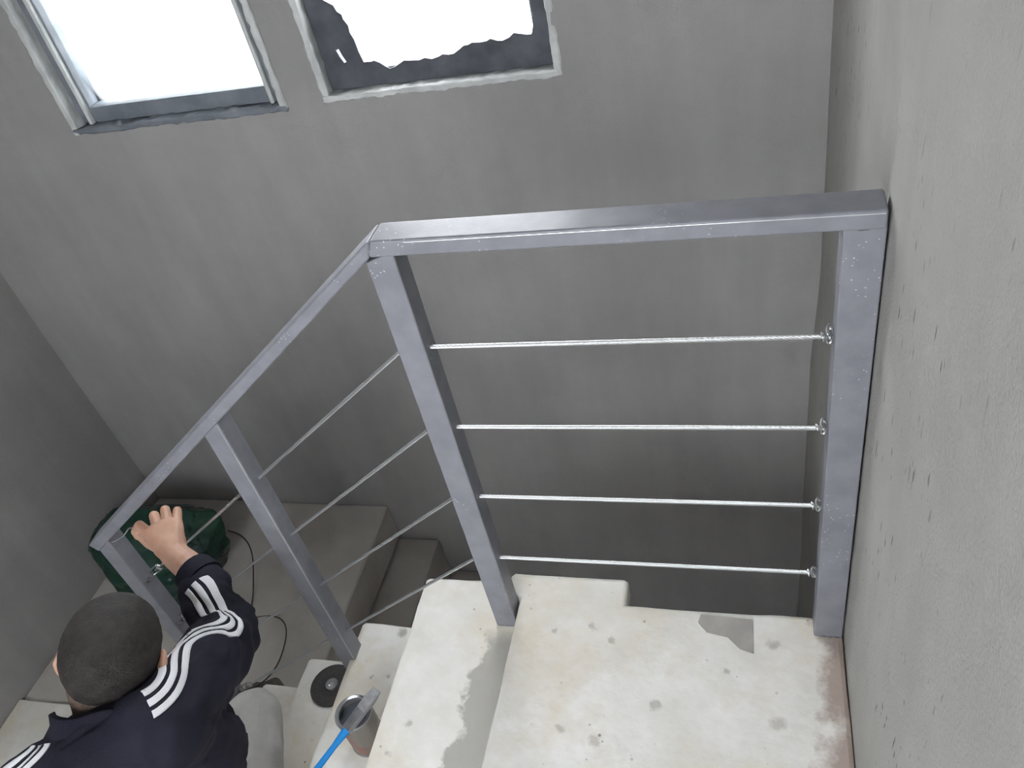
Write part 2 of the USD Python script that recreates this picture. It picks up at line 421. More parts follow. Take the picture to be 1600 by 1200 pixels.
# ------------------------------------------------------------------ windows
def window(n, x0, x1, z0, z1, glazed, label):
    w = Thing(f"window_{n}", label, None, ((x0 + x1) / 2, YF + 0.05, z0), kind="structure")
    yf = YF + 0.030
    s = 0.045
    w.part("frame_stile", rbox(x0 + 0.006, x0 + 0.006 + s, yf, yf + 0.05, z0 + 0.01, z1 - 0.004), M_FRAME)
    w.part("frame_stile", rbox(x1 - 0.004 - s, x1 - 0.004, yf, yf + 0.05, z0 + 0.01, z1 - 0.004), M_FRAME)
    w.part("frame_rail", rbox(x0 + 0.05, x1 - 0.05, yf, yf + 0.05, z0 + 0.008, z0 + 0.05), M_FRAME)
    w.part("frame_rail", rbox(x0 + 0.05, x1 - 0.05, yf, yf + 0.05, z1 - 0.05, z1 - 0.004), M_FRAME)
    # thin glazing bead standing proud of the stiles, and the ragged mortar left along the sill and jambs
    for xx in (x0 + 0.034, x1 - 0.045):
        w.part("glazing_bead", rbox(xx, xx + 0.012, yf - 0.012, yf + 0.004, z0 + 0.008, z1 - 0.01), M_JAMB) if n == 1 else None
    w.part("jamb_mortar", rough(rbox(x0 - 0.010, x0 + 0.009, YF - 0.006, YF + 0.05, z0 - 0.008, z1, 0.004), 0.012, 0.006, 45, n), M_JAMB)
    w.part("jamb_mortar", rough(rbox(x1 - 0.009, x1 + 0.009, YF - 0.005, YF + 0.05, z0 - 0.005, z1, 0.004), 0.012, 0.006, 45, n + 3), M_JAMB)
    w.part("sill_mortar", rough(rbox(x0 - 0.008, x1 + 0.008, YF - 0.006, YF + 0.05, z0 - 0.007, z0 + 0.009, 0.004), 0.010, 0.008, 50, n + 6), M_JAMB if n == 2 else M_FRAME)
    if glazed:
        w.part("pane", box(x0 + 0.045, x1 - 0.045, yf + 0.022, yf + 0.026, z0 + 0.045, z1 - 0.045), M_GLASS)
    return w


w1 = window(1, *W1, True, "left window with a grey frame and a whited-out view")
w2 = window(2, *W2, False, "right window hung with torn dark foil round its edges")
from shapely.geometry import Polygon
from shapely import affinity
x0, x1, z0, z1 = W2
inner = [(-0.925, 1.90), (-0.938, 1.20), (-0.942, 1.00), (-0.936, 0.945), (-0.918, 0.925), (-0.905, 0.918), (-0.893, 0.895), (-0.884, 0.872), (-0.889, 0.855), (-0.880, 0.825), (-0.872, 0.790), (-0.845, 0.782), (-0.822, 0.772), (-0.795, 0.768),
         (-0.760, 0.774), (-0.720, 0.782), (-0.706, 0.776), (-0.650, 0.780), (-0.625, 0.792), (-0.570, 0.798), (-0.520, 0.800), (-0.487, 0.802), (-0.475, 0.797), (-0.468, 0.801), (-0.457, 0.815), (-0.452, 0.86), (-0.455, 0.93), (-0.448, 1.15), (-0.452, 1.90)]
rng = np.random.default_rng(4)
jag = []
for a, b in zip(inner[:-1], inner[1:]):
    a, b = np.array(a), np.array(b)
    k = max(1, int(np.linalg.norm(b - a) / 0.012)) if min(a[1], b[1]) < 1.1 else 2
    for i in range(k):
        jag.append(a + (b - a) * i / k + rng.normal(0, 0.0030, 2))
poly = Polygon([(x0 + 0.01, z0 + 0.012), (x0 + 0.01, z1 - 0.01), *map(tuple, jag), (x1 - 0.01, z1 - 0.01), (x1 - 0.01, z0 + 0.012)]).buffer(0)
hole = Polygon([(-0.934, 0.822), (-0.926, 0.824), (-0.922, 0.808), (-0.916, 0.792), (-0.923, 0.790), (-0.930, 0.806)])
poly = poly.difference(hole)
film = trimesh.creation.extrude_polygon(poly, 0.004, engine="earcut")
film.apply_transform(np.array([[1, 0, 0, 0], [0, 0, -1, YF + 0.028], [0, 1, 0, 0], [0, 0, 0, 1.0]]))
w2.part("torn_foil", film, M_FILM, smooth=False, label="torn dark foil with a ragged inner edge")
strip = Polygon([(-0.492, 1.05), (-0.478, 1.05), (-0.474, 0.93), (-0.477, 0.897), (-0.484, 0.890), (-0.488, 0.93)])
sm = trimesh.creation.extrude_polygon(strip, 0.003, engine="earcut")
sm.apply_transform(np.array([[1, 0, 0, 0], [0, 0, -1, YF + 0.032], [0, 1, 0, 0], [0, 0, 0, 1.0]]))
w2.part("hanging_strip", sm, M_FILM, smooth=False)

# ------------------------------------------------------------------ stairs
st = Thing("staircase", "pale concrete staircase turning at a lower landing", "staircase", (-0.5, 0.3, 0), kind="structure")
YE = 0.985                       # open edge of the upper flight
NOSE = [-0.695, -0.912, -1.130, -1.350]
LEV = [-0.045, -0.239, -0.426, -0.610]
land = m3.Manifold.batch_boolean([rbox(-0.490, -0.243, 0.926, 0.985, -0.05, 0.0, 0.010), rbox(-0.459, -0.243, 0.70, 0.985, -0.05, 0.0, 0.010), rbox(-0.460, XR - 0.001, YN - T, 0.925, -0.05, 0.0, 0.010)], m3.OpType.Add)
st.part("upper_landing", rough(land, 0.02, 0.0022, 14, 2), M_LANDING)
st.part("landing_slab", rough(box(-0.38, XR - 0.001, YN - T, 0.915, -0.22, -0.042), 0.06, 0.003, 8, 3), M_RISER)
prev = -0.42
for i, (nx, z) in enumerate(zip(NOSE, LEV)):
    st.part("step", rough(rbox(nx, prev, YN + 0.002, YE + (0.006, 0.0, -0.004, 0.004)[i], z - 0.26, z, 0.009), 0.022, 0.003, 13, 20 + i), M_STEP)
    prev = nx + 0.05
ZL = -0.80
st.part("lower_landing", rough(rbox(XL + 0.001, -1.30, YN + 0.002, YF - 0.001, ZL - 0.17, ZL, 0.008), 0.04, 0.003, 9, 31), M_DUSTY)
st.part("landing_screed", rough(rbox(XL + 0.002, -1.36, YN + 0.004, 0.935, ZL - 0.02, ZL + 0.016, 0.006), 0.03, 0.003, 9, 33), M_STEP)
nx, z = -1.36, ZL
for i in range(7):
    nx += 0.212
    z -= 0.19
    st.part("lower_step", rough(rbox(nx - 0.26, min(nx, XR - 0.001), 1.035, YF - 0.001, z - 0.26, z, 0.008), 0.035, 0.003, 11, 40 + i), M_DUSTY)
patch = Polygon([(-0.100, 0.912), (-0.006, 0.908), (-0.004, 0.838), (-0.028, 0.845), (-0.05, 0.868), (-0.088, 0.875), (-0.104, 0.895)])
pm = trimesh.creation.extrude_polygon(patch, 0.003, engine="earcut")
pm.apply_translation((0, 0, -0.001))
st.part("cement_patch", pm, M_WET, smooth=False, label="flat grey cement patch")

# ------------------------------------------------------------------ railing
ra = Thing("stair_railing", "grey painted steel stair railing with four wire-rope lines", "railing", (-0.5, 0.905, 0))
RY0, RY1 = 0.880, 0.930
RZ, RH, SL = 0.870, 0.019, 0.79
XC = -0.492                       # where the level rail meets the sloping one
XE = -1.400
cz = RH / math.cos(math.atan(SL))
# mitre line between the two rails
bx = XC + (RH - cz) / SL
ra.part("handrail", prism_y([(XC, RZ), (XR - 0.004, RZ), (XR - 0.004, RZ - RH), (bx, RZ - RH)], RY0, RY1), M_STEEL)
top_e = np.array([XE, RZ - SL * (XC - XE)])
nrm = np.array([SL, -1.0]) / math.hypot(SL, 1.0)
low_e = top_e + nrm * RH
ra.part("handrail", prism_y([(XC, RZ), tuple(top_e), tuple(low_e), (bx, RZ - RH)], RY0, RY1), M_STEEL)


def rail_under(x):
    return RZ - RH if x > bx else RZ - SL * (XC - x) - cz


def post(x0, x1, zf, y0=0.884, y1=0.925):
    za, zb = rail_under(x0) + 0.004, rail_under(x1) + 0.004
    za, zb = min(za, RZ - RH + 0.002), min(zb, RZ - RH + 0.002)
    return prism_y([(x0, zf), (x1, zf), (x1, zb), (x0, za)], y0, y1, 0.0025)


P1, P2, P3, P4 = (-0.506, -0.466), (-0.934, -0.896), (-1.385, -1.345), (0.103, 0.146)
ra.part("post", post(*P4, -0.001), M_STEEL)
ra.part("post", post(*P1, -0.046), M_STEEL)
ra.part("post", post(*P2, -0.427), M_STEEL)
ra.part("post", post(*P3, -0.786), M_STEEL)
CZ = [0.674, 0.506, 0.335, 0.160]
CY = 0.905
for z in CZ:
    ra.part("wire_rope", rope((P1[1] - 0.004, CY, z - 0.002), (P4[0] - 0.004, CY, z), 0.0034), M_ROPE)
    # knotted end at the wall post: eye, wrap and a cut tail standing up
    x = P4[0]
    ang = np.linspace(0, 2 * math.pi, 17)
    eye = np.c_[x - 0.007 + 0.004 * np.cos(ang), CY + 0.001 * np.sin(ang), z + 0.002 + 0.011 * np.sin(ang)]
    k = ra.part("rope_clip", tube(eye, 0.0028, 8, False), M_ZINC)
    wr = np.linspace(0, 5 * math.pi, 40)
    ra.part("clip_wrap", tube(np.c_[x - 0.018 + 0.012 * wr / wr[-1], CY + 0.0052 * np.cos(wr), z + 0.0052 * np.sin(wr)], 0.0018, 6), M_ZINC, parent=k)
    ra.part("rope_tail", tube(spline([(x - 0.006, CY - 0.002, z + 0.004), (x - 0.011, CY - 0.004, z + 0.015), (x - 0.010, CY - 0.006, z + 0.026)], 8), [0.0028, 0.0028, 0.0028, 0.0026, 0.0026, 0.0024, 0.0022, 0.0016], 7), M_ZINC, parent=k)
for i, z in enumerate(CZ):
    zz = lambda x: z - 0.002 - SL * (P1[0] - x)
    ra.part("wire_rope", rope((P1[0] + 0.003, CY, zz(P1[0] + 0.003)), (P2[1] - 0.003, CY, zz(P2[1] - 0.003)), 0.0032), M_ROPE)
    end = P3[1] + 0.075
    ra.part("wire_rope", rope((P2[0] + 0.003, CY, zz(P2[0] + 0.003)), (end, CY, zz(end)), 0.0030), M_ROPE)
    # turnbuckle between rope and lowest post
    a = np.array([end, CY, zz(end)])
    b = np.array([P3[1] - 0.002, CY, zz(P3[1])])
    d = (b - a) / np.linalg.norm(b - a)
    q = np.cross(d, [0, 1.0, 0])
    A = lambda s, o=0.0: a + (b - a) * s + q * o
    k = ra.part("turnbuckle", hull([ball(A(0.22, 0.0075), 0.0022, 8), ball(A(0.74, 0.0075), 0.0022, 8)]), M_ZINC)
    ra.part("side_bar", hull([ball(A(0.22, -0.0075), 0.0022, 8), ball(A(0.74, -0.0075), 0.0022, 8)]), M_ZINC, parent=k)
    for s in (0.22, 0.74):
        ra.part("end_nut", hull([ball(A(s - 0.04, 0.005), 0.0035, 8), ball(A(s + 0.04, -0.005), 0.0035, 8), ball(A(s - 0.04, -0.005), 0.0035, 8), ball(A(s + 0.04, 0.005), 0.0035, 8)]), M_ZINC, parent=k)
    ra.part("threaded_rod", tube([A(0.0), A(0.2), A(0.45)], 0.0026, 8), M_ZINC, parent=k)
    ra.part("hook", tube(spline([A(0.6), A(0.78), A(0.88, 0.006), A(0.96, 0.004), A(1.0, -0.003)], 18), 0.0026, 8), M_ZINC, parent=k)
    ra.part("anchor_ring", tube([A(0.97) + 0.010 * (np.cos(t) * np.array([0, 1.0, 0]) + np.sin(t) * q) for t in np.linspace(0, 2 * math.pi, 17)], 0.003, 8, False), M_WELD, parent=k)
for x0_, x1_, zf in ((*P4, 0.0), (*P1, -0.045), (*P2, -0.426)):
    ang = np.linspace(0, 2 * math.pi, 33)
    ring = np.c_[(x0_ + x1_) / 2 + (x1_ - x0_) / 2 * np.clip(1.4 * np.cos(ang), -1, 1), 0.904 + 0.018 * np.clip(1.4 * np.sin(ang), -1, 1), np.full(33, zf + 0.001)]
    ring[:, 2] += 0.001 * np.sin(ang * 9)
    ra.part("weld_bead", tube(ring, 0.0028, 6, False), M_WELD)
ra.part("weld_tab", rbox(P4[1] - 0.002, XR + 0.004, 0.895, 0.915, 0.000, 0.055, 0.002), M_STEEL)
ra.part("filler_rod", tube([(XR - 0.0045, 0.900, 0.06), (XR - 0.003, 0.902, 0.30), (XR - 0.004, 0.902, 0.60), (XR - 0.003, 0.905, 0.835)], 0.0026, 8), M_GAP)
# thin bright rods added along edges to stand in for specular highlight lines
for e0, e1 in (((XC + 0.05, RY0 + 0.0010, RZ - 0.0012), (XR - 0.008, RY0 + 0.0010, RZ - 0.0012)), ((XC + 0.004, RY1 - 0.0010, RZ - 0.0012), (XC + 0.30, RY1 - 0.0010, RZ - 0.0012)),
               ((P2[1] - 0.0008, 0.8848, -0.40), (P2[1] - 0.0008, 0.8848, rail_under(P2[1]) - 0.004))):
    ra.part("edge_highlight", tube([e0, tuple(0.5 * (np.array(e0) + np.array(e1))), e1], 0.0013, 10), M_EDGE_HI, smooth=60)
# small nick left by the weld under the level rail
ra.part("weld_drop", hull([ball((0.118, 0.884, 0.8495), 0.004, 8), ball((0.128, 0.884, 0.8490), 0.003, 8)]), M_ZINC)

# ------------------------------------------------------------------ the worker
pe = Thing("person", "person in a navy striped track jacket reaching towards the lowest railing post", "person", (-1.03, 0.30, -0.426))
v3 = lambda *a: np.array(a, float)
HEAD = v3(-0.9973, 0.5478, 0.3475)
HR = v3(0.924, 0.248, -0.292)
HU = v3(0.143, 0.483, 0.864)
HF = v3(-0.355, 0.840, -0.411)
HS = 0.94
hd = lambda r, f, u: HEAD + (HR * r + HF * f + HU * u) * HS
C7 = v3(-0.985, 0.435, 0.280)
LS, RS = v3(-1.075, 0.300, 0.300), v3(-0.878, 0.477, 0.285)
RE, RW = v3(-0.951, 0.703, 0.160), v3(-1.1251, 0.8348, 0.2072)
CUFF = v3(-1.0659, 0.8061, 0.1941)
LE, LW = v3(-1.14, 0.33, 0.035), v3(-1.31, 0.42, -0.165)
PEL = v3(-1.045, 0.295, -0.310)
HB = v3(0.56, 0.83, 0.0) / math.hypot(0.56, 0.83)      # towards the body's right
FB = v3(-HB[1], HB[0], 0)                              # the way the body faces
RH_, LH = PEL + HB * 0.085, PEL - HB * 0.085
RK, RA = v3(-1.136, 0.754, -0.315), v3(-1.41, 0.785, -0.705)
LK, LA = v3(-1.42, 0.44, -0.29), v3(-1.58, 0.55, -0.685)


def chain(pts):
    return [hull([ball(a, ra_, 14), ball(b, rb_, 14)]) for (a, ra_), (b, rb_) in zip(pts[:-1], pts[1:])]


def fuse(ms, edge=0.01, it=12):
    u = m3.Manifold.batch_boolean(list(ms), m3.OpType.Add)
    t = to_tm(u.refine_to_length(edge))
    t.merge_vertices()
    if it:
        trimesh.smoothing.filter_taubin(t, lamb=0.5, nu=0.52, iterations=it)
    return t


skull = [ellipsoid(hd(0, -0.008, 0.004), (HR, HF, HU), (0.070, 0.088, 0.081)),
         hull([ellipsoid(hd(0, 0.045, -0.03), (HR, HF, HU), (0.058, 0.045, 0.05)), ellipsoid(hd(0, 0.055, -0.105), (HR, HF, HU), (0.026, 0.022, 0.016)), ellipsoid(hd(0, 0.0, -0.06), (HR, HF, HU), (0.058, 0.04, 0.04))]),
         hull([ball(hd(0, 0.088, -0.025), 0.008), ball(hd(0, 0.108, -0.052), 0.010), ball(hd(-0.012, 0.09, -0.058), 0.007), ball(hd(0.012, 0.09, -0.058), 0.007)]),
         hull([ball(hd(-0.02, 0.082, -0.082), 0.007), ball(hd(0.02, 0.082, -0.082), 0.007), ball(hd(0, 0.088, -0.078), 0.008)]),
         hull([ball(hd(-0.045, 0.07, 0.0), 0.012), ball(hd(0.045, 0.07, 0.0), 0.012)])]
skull += chain([(hd(0, -0.015, -0.055), 0.056), (hd(0, -0.035, -0.10), 0.054), (C7 + v3(0, 0.02, -0.02), 0.060)])
for s in (-1, 1):
    ear_axes = (HR * 0.94 - HF * 0.34 * s * s, HF * 0.94 + HR * 0.34 * s, HU)
    ear_c = hd(0.078 * s, -0.002, -0.032)
    rim = hull([ball(hd(0.0755 * s, 0.012, -0.012), 0.005), ball(hd(0.085 * s, -0.006, -0.006), 0.005), ball(hd(0.0885 * s, -0.018, -0.018), 0.005), ball(hd(0.085 * s, -0.016, -0.036), 0.005), ball(hd(0.072 * s, 0.004, -0.060), 0.006), ball(hd(0.067 * s, 0.006, -0.03), 0.006)])
    skull.append(rim)
torso_in = [hull([ball(PEL + HB * 0.07, 0.09), ball(PEL - HB * 0.07, 0.09), ball(PEL + v3(0, 0.02, 0.14), 0.10)]),
            hull([ball(PEL + v3(0, 0.02, 0.14), 0.10), ball(C7 + v3(0, -0.02, -0.14) + HB * 0.07, 0.085), ball(C7 + v3(0, -0.02, -0.14) - HB * 0.07, 0.085)]),
            hull([ball(C7 + v3(0, -0.02, -0.14) + HB * 0.07, 0.085), ball(C7 + v3(0, -0.02, -0.14) - HB * 0.07, 0.085), ball(C7 + v3(0, 0, -0.04), 0.06)])]
torso_in += chain([(C7 + v3(0, 0, -0.06), 0.05), (RS, 0.045), (RE, 0.038)]) + chain([(C7 + v3(0, 0, -0.06), 0.05), (LS, 0.045), (LE, 0.040), (LW, 0.026)])
fore = chain([(RE, 0.038), (CUFF, 0.031), (RW, 0.0275)])
legs_in = chain([(RH_, 0.08), (RK, 0.052), (RA, 0.036)]) + chain([(LH, 0.08), (LK, 0.052), (LA, 0.036)])
IDX = [v3(-1.1822, 0.8575, 0.2402), v3(-1.2127, 0.8745, 0.2438), v3(-1.2332, 0.8741, 0.2242), v3(-1.2349, 0.8729, 0.2088)]
MID = [v3(-1.1714, 0.8761, 0.2382), v3(-1.1961, 0.9033, 0.2405), v3(-1.2121, 0.9097, 0.213), v3(-1.2073, 0.8982, 0.1915)]
RNG = [v3(-1.158, 0.8904, 0.2357), v3(-1.1808, 0.9209, 0.2387), v3(-1.1973, 0.925, 0.2099), v3(-1.1941, 0.91, 0.1904)]
LIT = [v3(-1.1409, 0.8946, 0.2316), v3(-1.1561, 0.9248, 0.2332), v3(-1.1713, 0.9266, 0.2094), v3(-1.1745, 0.912, 0.1934)]
THB = [v3(-1.1547, 0.8425, 0.2177), v3(-1.1913, 0.8541, 0.2148), v3(-1.2165, 0.8669, 0.2177), v3(-1.2281, 0.8729, 0.2261)]
palm = [hull([ball(RW, 0.024, 14), ball(RW + (IDX[0] - RW) * 0.35, 0.024, 14), ball(RW + (LIT[0] - RW) * 0.4, 0.022, 14)]),
        hull([ball(RW + (IDX[0] - RW) * 0.2, 0.024, 14), ball(RW + (LIT[0] - RW) * 0.25, 0.022, 14)] + [ball(f[0] * 0.97 + RW * 0.03, r, 14) for f, r in ((IDX, 0.0145), (MID, 0.0145), (RNG, 0.014), (LIT, 0.013))])]
fing = []
for f, r in ((IDX, 0.0100), (MID, 0.0102), (RNG, 0.0098), (LIT, 0.0088)):
    fing += chain([(f[0], r * 1.25), (f[1], r * 1.05), (f[2], r * 0.95), (f[3], r * 0.82)])
fing += chain([(RW + (THB[0] - RW) * 0.4, 0.017), (THB[0], 0.0155), (THB[1], 0.0125), (THB[2], 0.0110), (THB[3], 0.0092)])
# left hand resting on the left knee
lh = LW + FB * 0.05 + v3(-0.03, 0.01, -0.02)
palm += [hull([ball(LW, 0.024), ball(lh, 0.018), ball(lh + HB * 0.03, 0.014), ball(lh - HB * 0.03, 0.014)])]
for o in (-0.033, -0.011, 0.011, 0.033):
    b0 = lh + HB * o + FB * 0.02
    fing += chain([(b0, 0.0105), (b0 + FB * 0.035 + v3(0, 0, -0.012), 0.0095), (b0 + FB * 0.055 + v3(0, 0, -0.035), 0.0085)])
fing += chain([(LW + HB * 0.02 + FB * 0.02, 0.014), (lh + HB * 0.05, 0.011), (lh + HB * 0.055 + FB * 0.03, 0.009)])
body = fuse(skull + torso_in + fore + legs_in + palm, 0.009, 8)
bm = to_mf(body)
fingers = fuse(fing, 0.004, 6)
body2 = m3.Manifold.batch_boolean([bm, to_mf(fingers)], m3.OpType.Add)
pe.part("body", body2, M_SKIN, smooth=60)
for s in (-1, 1):
    k = pe.part("eye", ellipsoid(hd(0.031 * s, 0.079, -0.018), (HR, HF, HU), (0.013, 0.010, 0.009)), M_EYE, smooth=True)
    pe.part("iris", ellipsoid(hd(0.031 * s, 0.0866, -0.018), (HR, HF, HU), (0.006, 0.003, 0.006)), M_HAIR, smooth=True, parent=k)
    pe.part("eyebrow", hull([ball(hd(0.016 * s, 0.089, 0.004), 0.004), ball(hd(0.048 * s, 0.080, 0.006), 0.003)]), M_HAIR)

# hair: a close-cropped cap that fades into the skin at nape and temples
ico = trimesh.creation.icosphere(5, 1.0)
d = ico.vertices
fr = d[:, 1]
line = np.where(fr < -0.1, -0.80 + 0.15 * np.abs(d[:, 0]), np.where(fr > 0.55, 0.42, -0.80 + (fr + 0.1) * 1.877))
ear_cut = np.exp(-((fr - 0.05) ** 2) / 0.05) * np.abs(d[:, 0]) * 0.35
on = sstep(d[:, 2], line + ear_cut - 0.10, line + ear_cut + 0.16)
rad = 0.93 + 0.135 * on + 0.018 * sstep(d[:, 2], 0.2, 0.8) + (meshkit.fbm(d * 16, 3, 2) - 0.5) * 0.022 * on + (meshkit.fbm(d * 3.0, 2, 5) - 0.5) * 0.03 * on
loc = d * rad[:, None] * np.array([0.0745, 0.0935, 0.0865])
loc[:, 2] += np.where((fr < 0) & (d[:, 2] < -0.2), 0.0, 0.0)
hair = trimesh.Trimesh(hd(0, -0.008, 0.004) + (loc[:, :1] * HR + loc[:, 1:2] * HF + loc[:, 2:] * HU) * HS, ico.faces, process=False)
nape = [hull([ellipsoid(hd(0, -0.035, -0.045), (HR, HF, HU), (0.060, 0.052, 0.05)), ellipsoid(hd(0, -0.040, -0.085), (HR, HF, HU), (0.050, 0.046, 0.012))])]
hp = pe.part("hair", hair, M_HAIR, smooth=True, label="close-cropped dark hair")
M_FADE = noisy("clipped_nape_hair", (0.085, 0.058, 0.045), (0.14, 0.095, 0.072), scale=70.0, rough_=0.7, bump=0.5, bump_scale=400.0)
pe.part("nape_fade", fuse(nape, 0.008, 4), M_FADE, smooth=True, label="hair clipped shorter at the nape", parent=hp)

# jacket
jk = [hull([ball(PEL + HB * 0.075 + v3(0, 0, 0.0), 0.102, 18), ball(PEL - HB * 0.085, 0.102, 18), ball(PEL + FB * 0.03 + v3(0, 0, 0.15) + HB * 0.06, 0.094, 18), ball(PEL + FB * 0.03 + v3(0, 0, 0.15) - HB * 0.06, 0.094, 18)]),
      hull([ball(PEL + FB * 0.03 + v3(0, 0, 0.15) + HB * 0.06, 0.094, 18), ball(PEL + FB * 0.03 + v3(0, 0, 0.15) - HB * 0.06, 0.094, 18), ball(C7 + v3(0.0, -0.02, -0.15) + HB * 0.085, 0.104, 18), ball(C7 + v3(0.0, -0.02, -0.15) - HB * 0.085, 0.104, 18)]),
      hull([ball(C7 + v3(0.0, -0.02, -0.15) + HB * 0.085, 0.104, 18), ball(C7 + v3(0.0, -0.02, -0.15) - HB * 0.085, 0.104, 18), ball(C7 + v3(0.0, 0.0, -0.03), 0.080, 18), ball(RS + v3(-0.03, -0.02, -0.012), 0.078, 18), ball(LS + v3(0.03, 0.01, -0.02), 0.075, 18)])]
jk += chain([(RS + v3(-0.02, -0.02, -0.008), 0.078), (RS * 0.55 + RE * 0.45, 0.068), (RE, 0.059), (RE * 0.6 + RW * 0.4, 0.051), (RE * 0.33 + CUFF * 0.67, 0.050), (CUFF - (RW - RE) * 0.16, 0.043)])
jk += chain([(LS + v3(0.02, 0, -0.02), 0.070), (LE, 0.054), (LW * 0.85 + LE * 0.15, 0.040)])
jacket = fuse(jk, 0.011, 14)
jv, jn = jacket.vertices.copy(), jacket.vertex_normals
fold = meshkit.fbm(jv * 24.0 + 5.0, 2, 8) - 0.5
ridge = np.abs(meshkit.fbm(jv * np.array([11, 13, 15]) + 1.0, 2, 14) - 0.5)
arm_d = np.linalg.norm(jv - RE, axis=1)
amp = 0.010 + 0.008 * np.exp(-(arm_d / 0.09) ** 2)
jacket.vertices = jv + jn * (fold * amp * 1.2 - np.clip(0.09 - ridge, 0, 1) * 0.07)[:, None]
jp = pe.part("jacket", jacket, M_NAVY, smooth=True, label="navy track jacket with white stripes along the sleeves")
jt = trimesh.Trimesh(jacket.vertices, jacket.faces, process=False)


def onto(o, n):
    loc, idx, _ = jt.ray.intersects_location(o + n * 0.4, -n, multiple_hits=False)
    order = np.argsort(idx)
    out = np.full((len(o), 3), np.nan)
    out[idx[order]] = loc[order]
    return out


def stripe(axis, normals, off, width, name="stripe"):
    n_s = 70
    p = spline(axis, n_s)
    nn = spline(normals, n_s)
    t = np.gradient(p, axis=0)
    t /= np.linalg.norm(t, axis=1, keepdims=True)
    nn = nn - t * (nn * t).sum(1, keepdims=True)
    nn /= np.linalg.norm(nn, axis=1, keepdims=True)
    lat = np.cross(t, nn)
    us = np.linspace(off - width / 2, off + width / 2, 4)
    cols = [onto(p + lat * u, nn) for u in us]
    ok = ~np.any([np.isnan(c).any(1) for c in cols], 0)
    cols = [c[ok] for c in cols]
    nk = nn[ok]
    rings = []
    for k in range(len(nk)):
        top = [c[k] + nk[k] * 0.0016 for c in cols]
        bot = [c[k] - nk[k] * 0.002 for c in cols[::-1]]
        rings.append(np.array(top + bot))
    pe.part("sleeve_stripe", loft(rings), M_WHITE, smooth=50, parent=jp)


SHF = v3(-0.030, -0.004, 0.012)
CN = C7 + v3(0.05, 0.03, 0.02)
for off in (-0.0185, 0.0, 0.0185):
    stripe([RS * 0.62 + CN * 0.38 + SHF, RS * 0.88 + RE * 0.12 + SHF, RS * 0.45 + RE * 0.55 + SHF * 0.8, RE + SHF * 0.2, RE * 0.66 + CUFF * 0.34 + v3(0.010, 0.004, 0), RE * 0.36 + CUFF * 0.64 + v3(0.012, 0.006, 0)],
           [v3(0.38, -0.38, 0.84), v3(0.35, -0.36, 0.86), v3(0.3, -0.45, 0.84), v3(0.32, -0.55, 0.76), v3(0.2, -0.62, 0.74), v3(0.2, -0.62, 0.74)], off, 0.0118)
    stripe([C7 + v3(-0.045, -0.03, 0.01), LS * 0.6 + C7 * 0.4, LS, LS * 0.6 + LE * 0.4, LE],
           [v3(0.0, -0.3, 0.9), v3(0.0, -0.3, 0.95), v3(-0.4, -0.4, 0.8), v3(-0.7, -0.6, 0.4), v3(-0.7, -0.7, 0.1)], off, 0.0118)
# stand-up collar, cuffs, hem
ang = np.linspace(0, 2 * math.pi, 40, endpoint=False)
NC = hd(0, -0.032, -0.10) * 0.30 + C7 * 0.70
nd = hd(0, -0.03, -0.06) - C7
nd /= np.linalg.norm(nd)
ca = HR - nd * HR.dot(nd)
ca /= np.linalg.norm(ca)
cb = np.cross(nd, ca)
prof = [(0.078, -0.060), (0.084, -0.025), (0.078, 0.004), (0.080, 0.018), (0.073, 0.022), (0.070, 0.012), (0.066, -0.03)]
rings = []
for r_, h_ in prof:
    w_ = 1 + 0.05 * np.sin(ang * 5 + h_ * 40) + 0.03 * np.sin(ang * 3)
    rings.append(NC + nd * (h_ + 0.006 * np.sin(ang * 4))[:, None] + (r_ * w_)[:, None] * (1.08 * np.cos(ang)[:, None] * ca + 1.0 * np.sin(ang)[:, None] * cb))
pe.part("collar", loft(rings, False), M_NAVY, smooth=True, parent=jp)
for a, b, r_ in ((CUFF - (RW - RE) * 0.06, RW, 0.039), (LW, LW + (LW - LE) * 0.1, 0.036)):
    ax_ = (b - a) / np.linalg.norm(b - a)
    pe.part("cuff", lathe([(r_ * 0.8, -0.02), (r_ * 1.12, -0.018), (r_ * 1.10, 0.0), (r_ * 1.02, 0.018), (r_ * 0.92, 0.018), (r_ * 0.85, 0.0)], a, ax_, 24), M_NAVY, smooth=40, parent=jp)
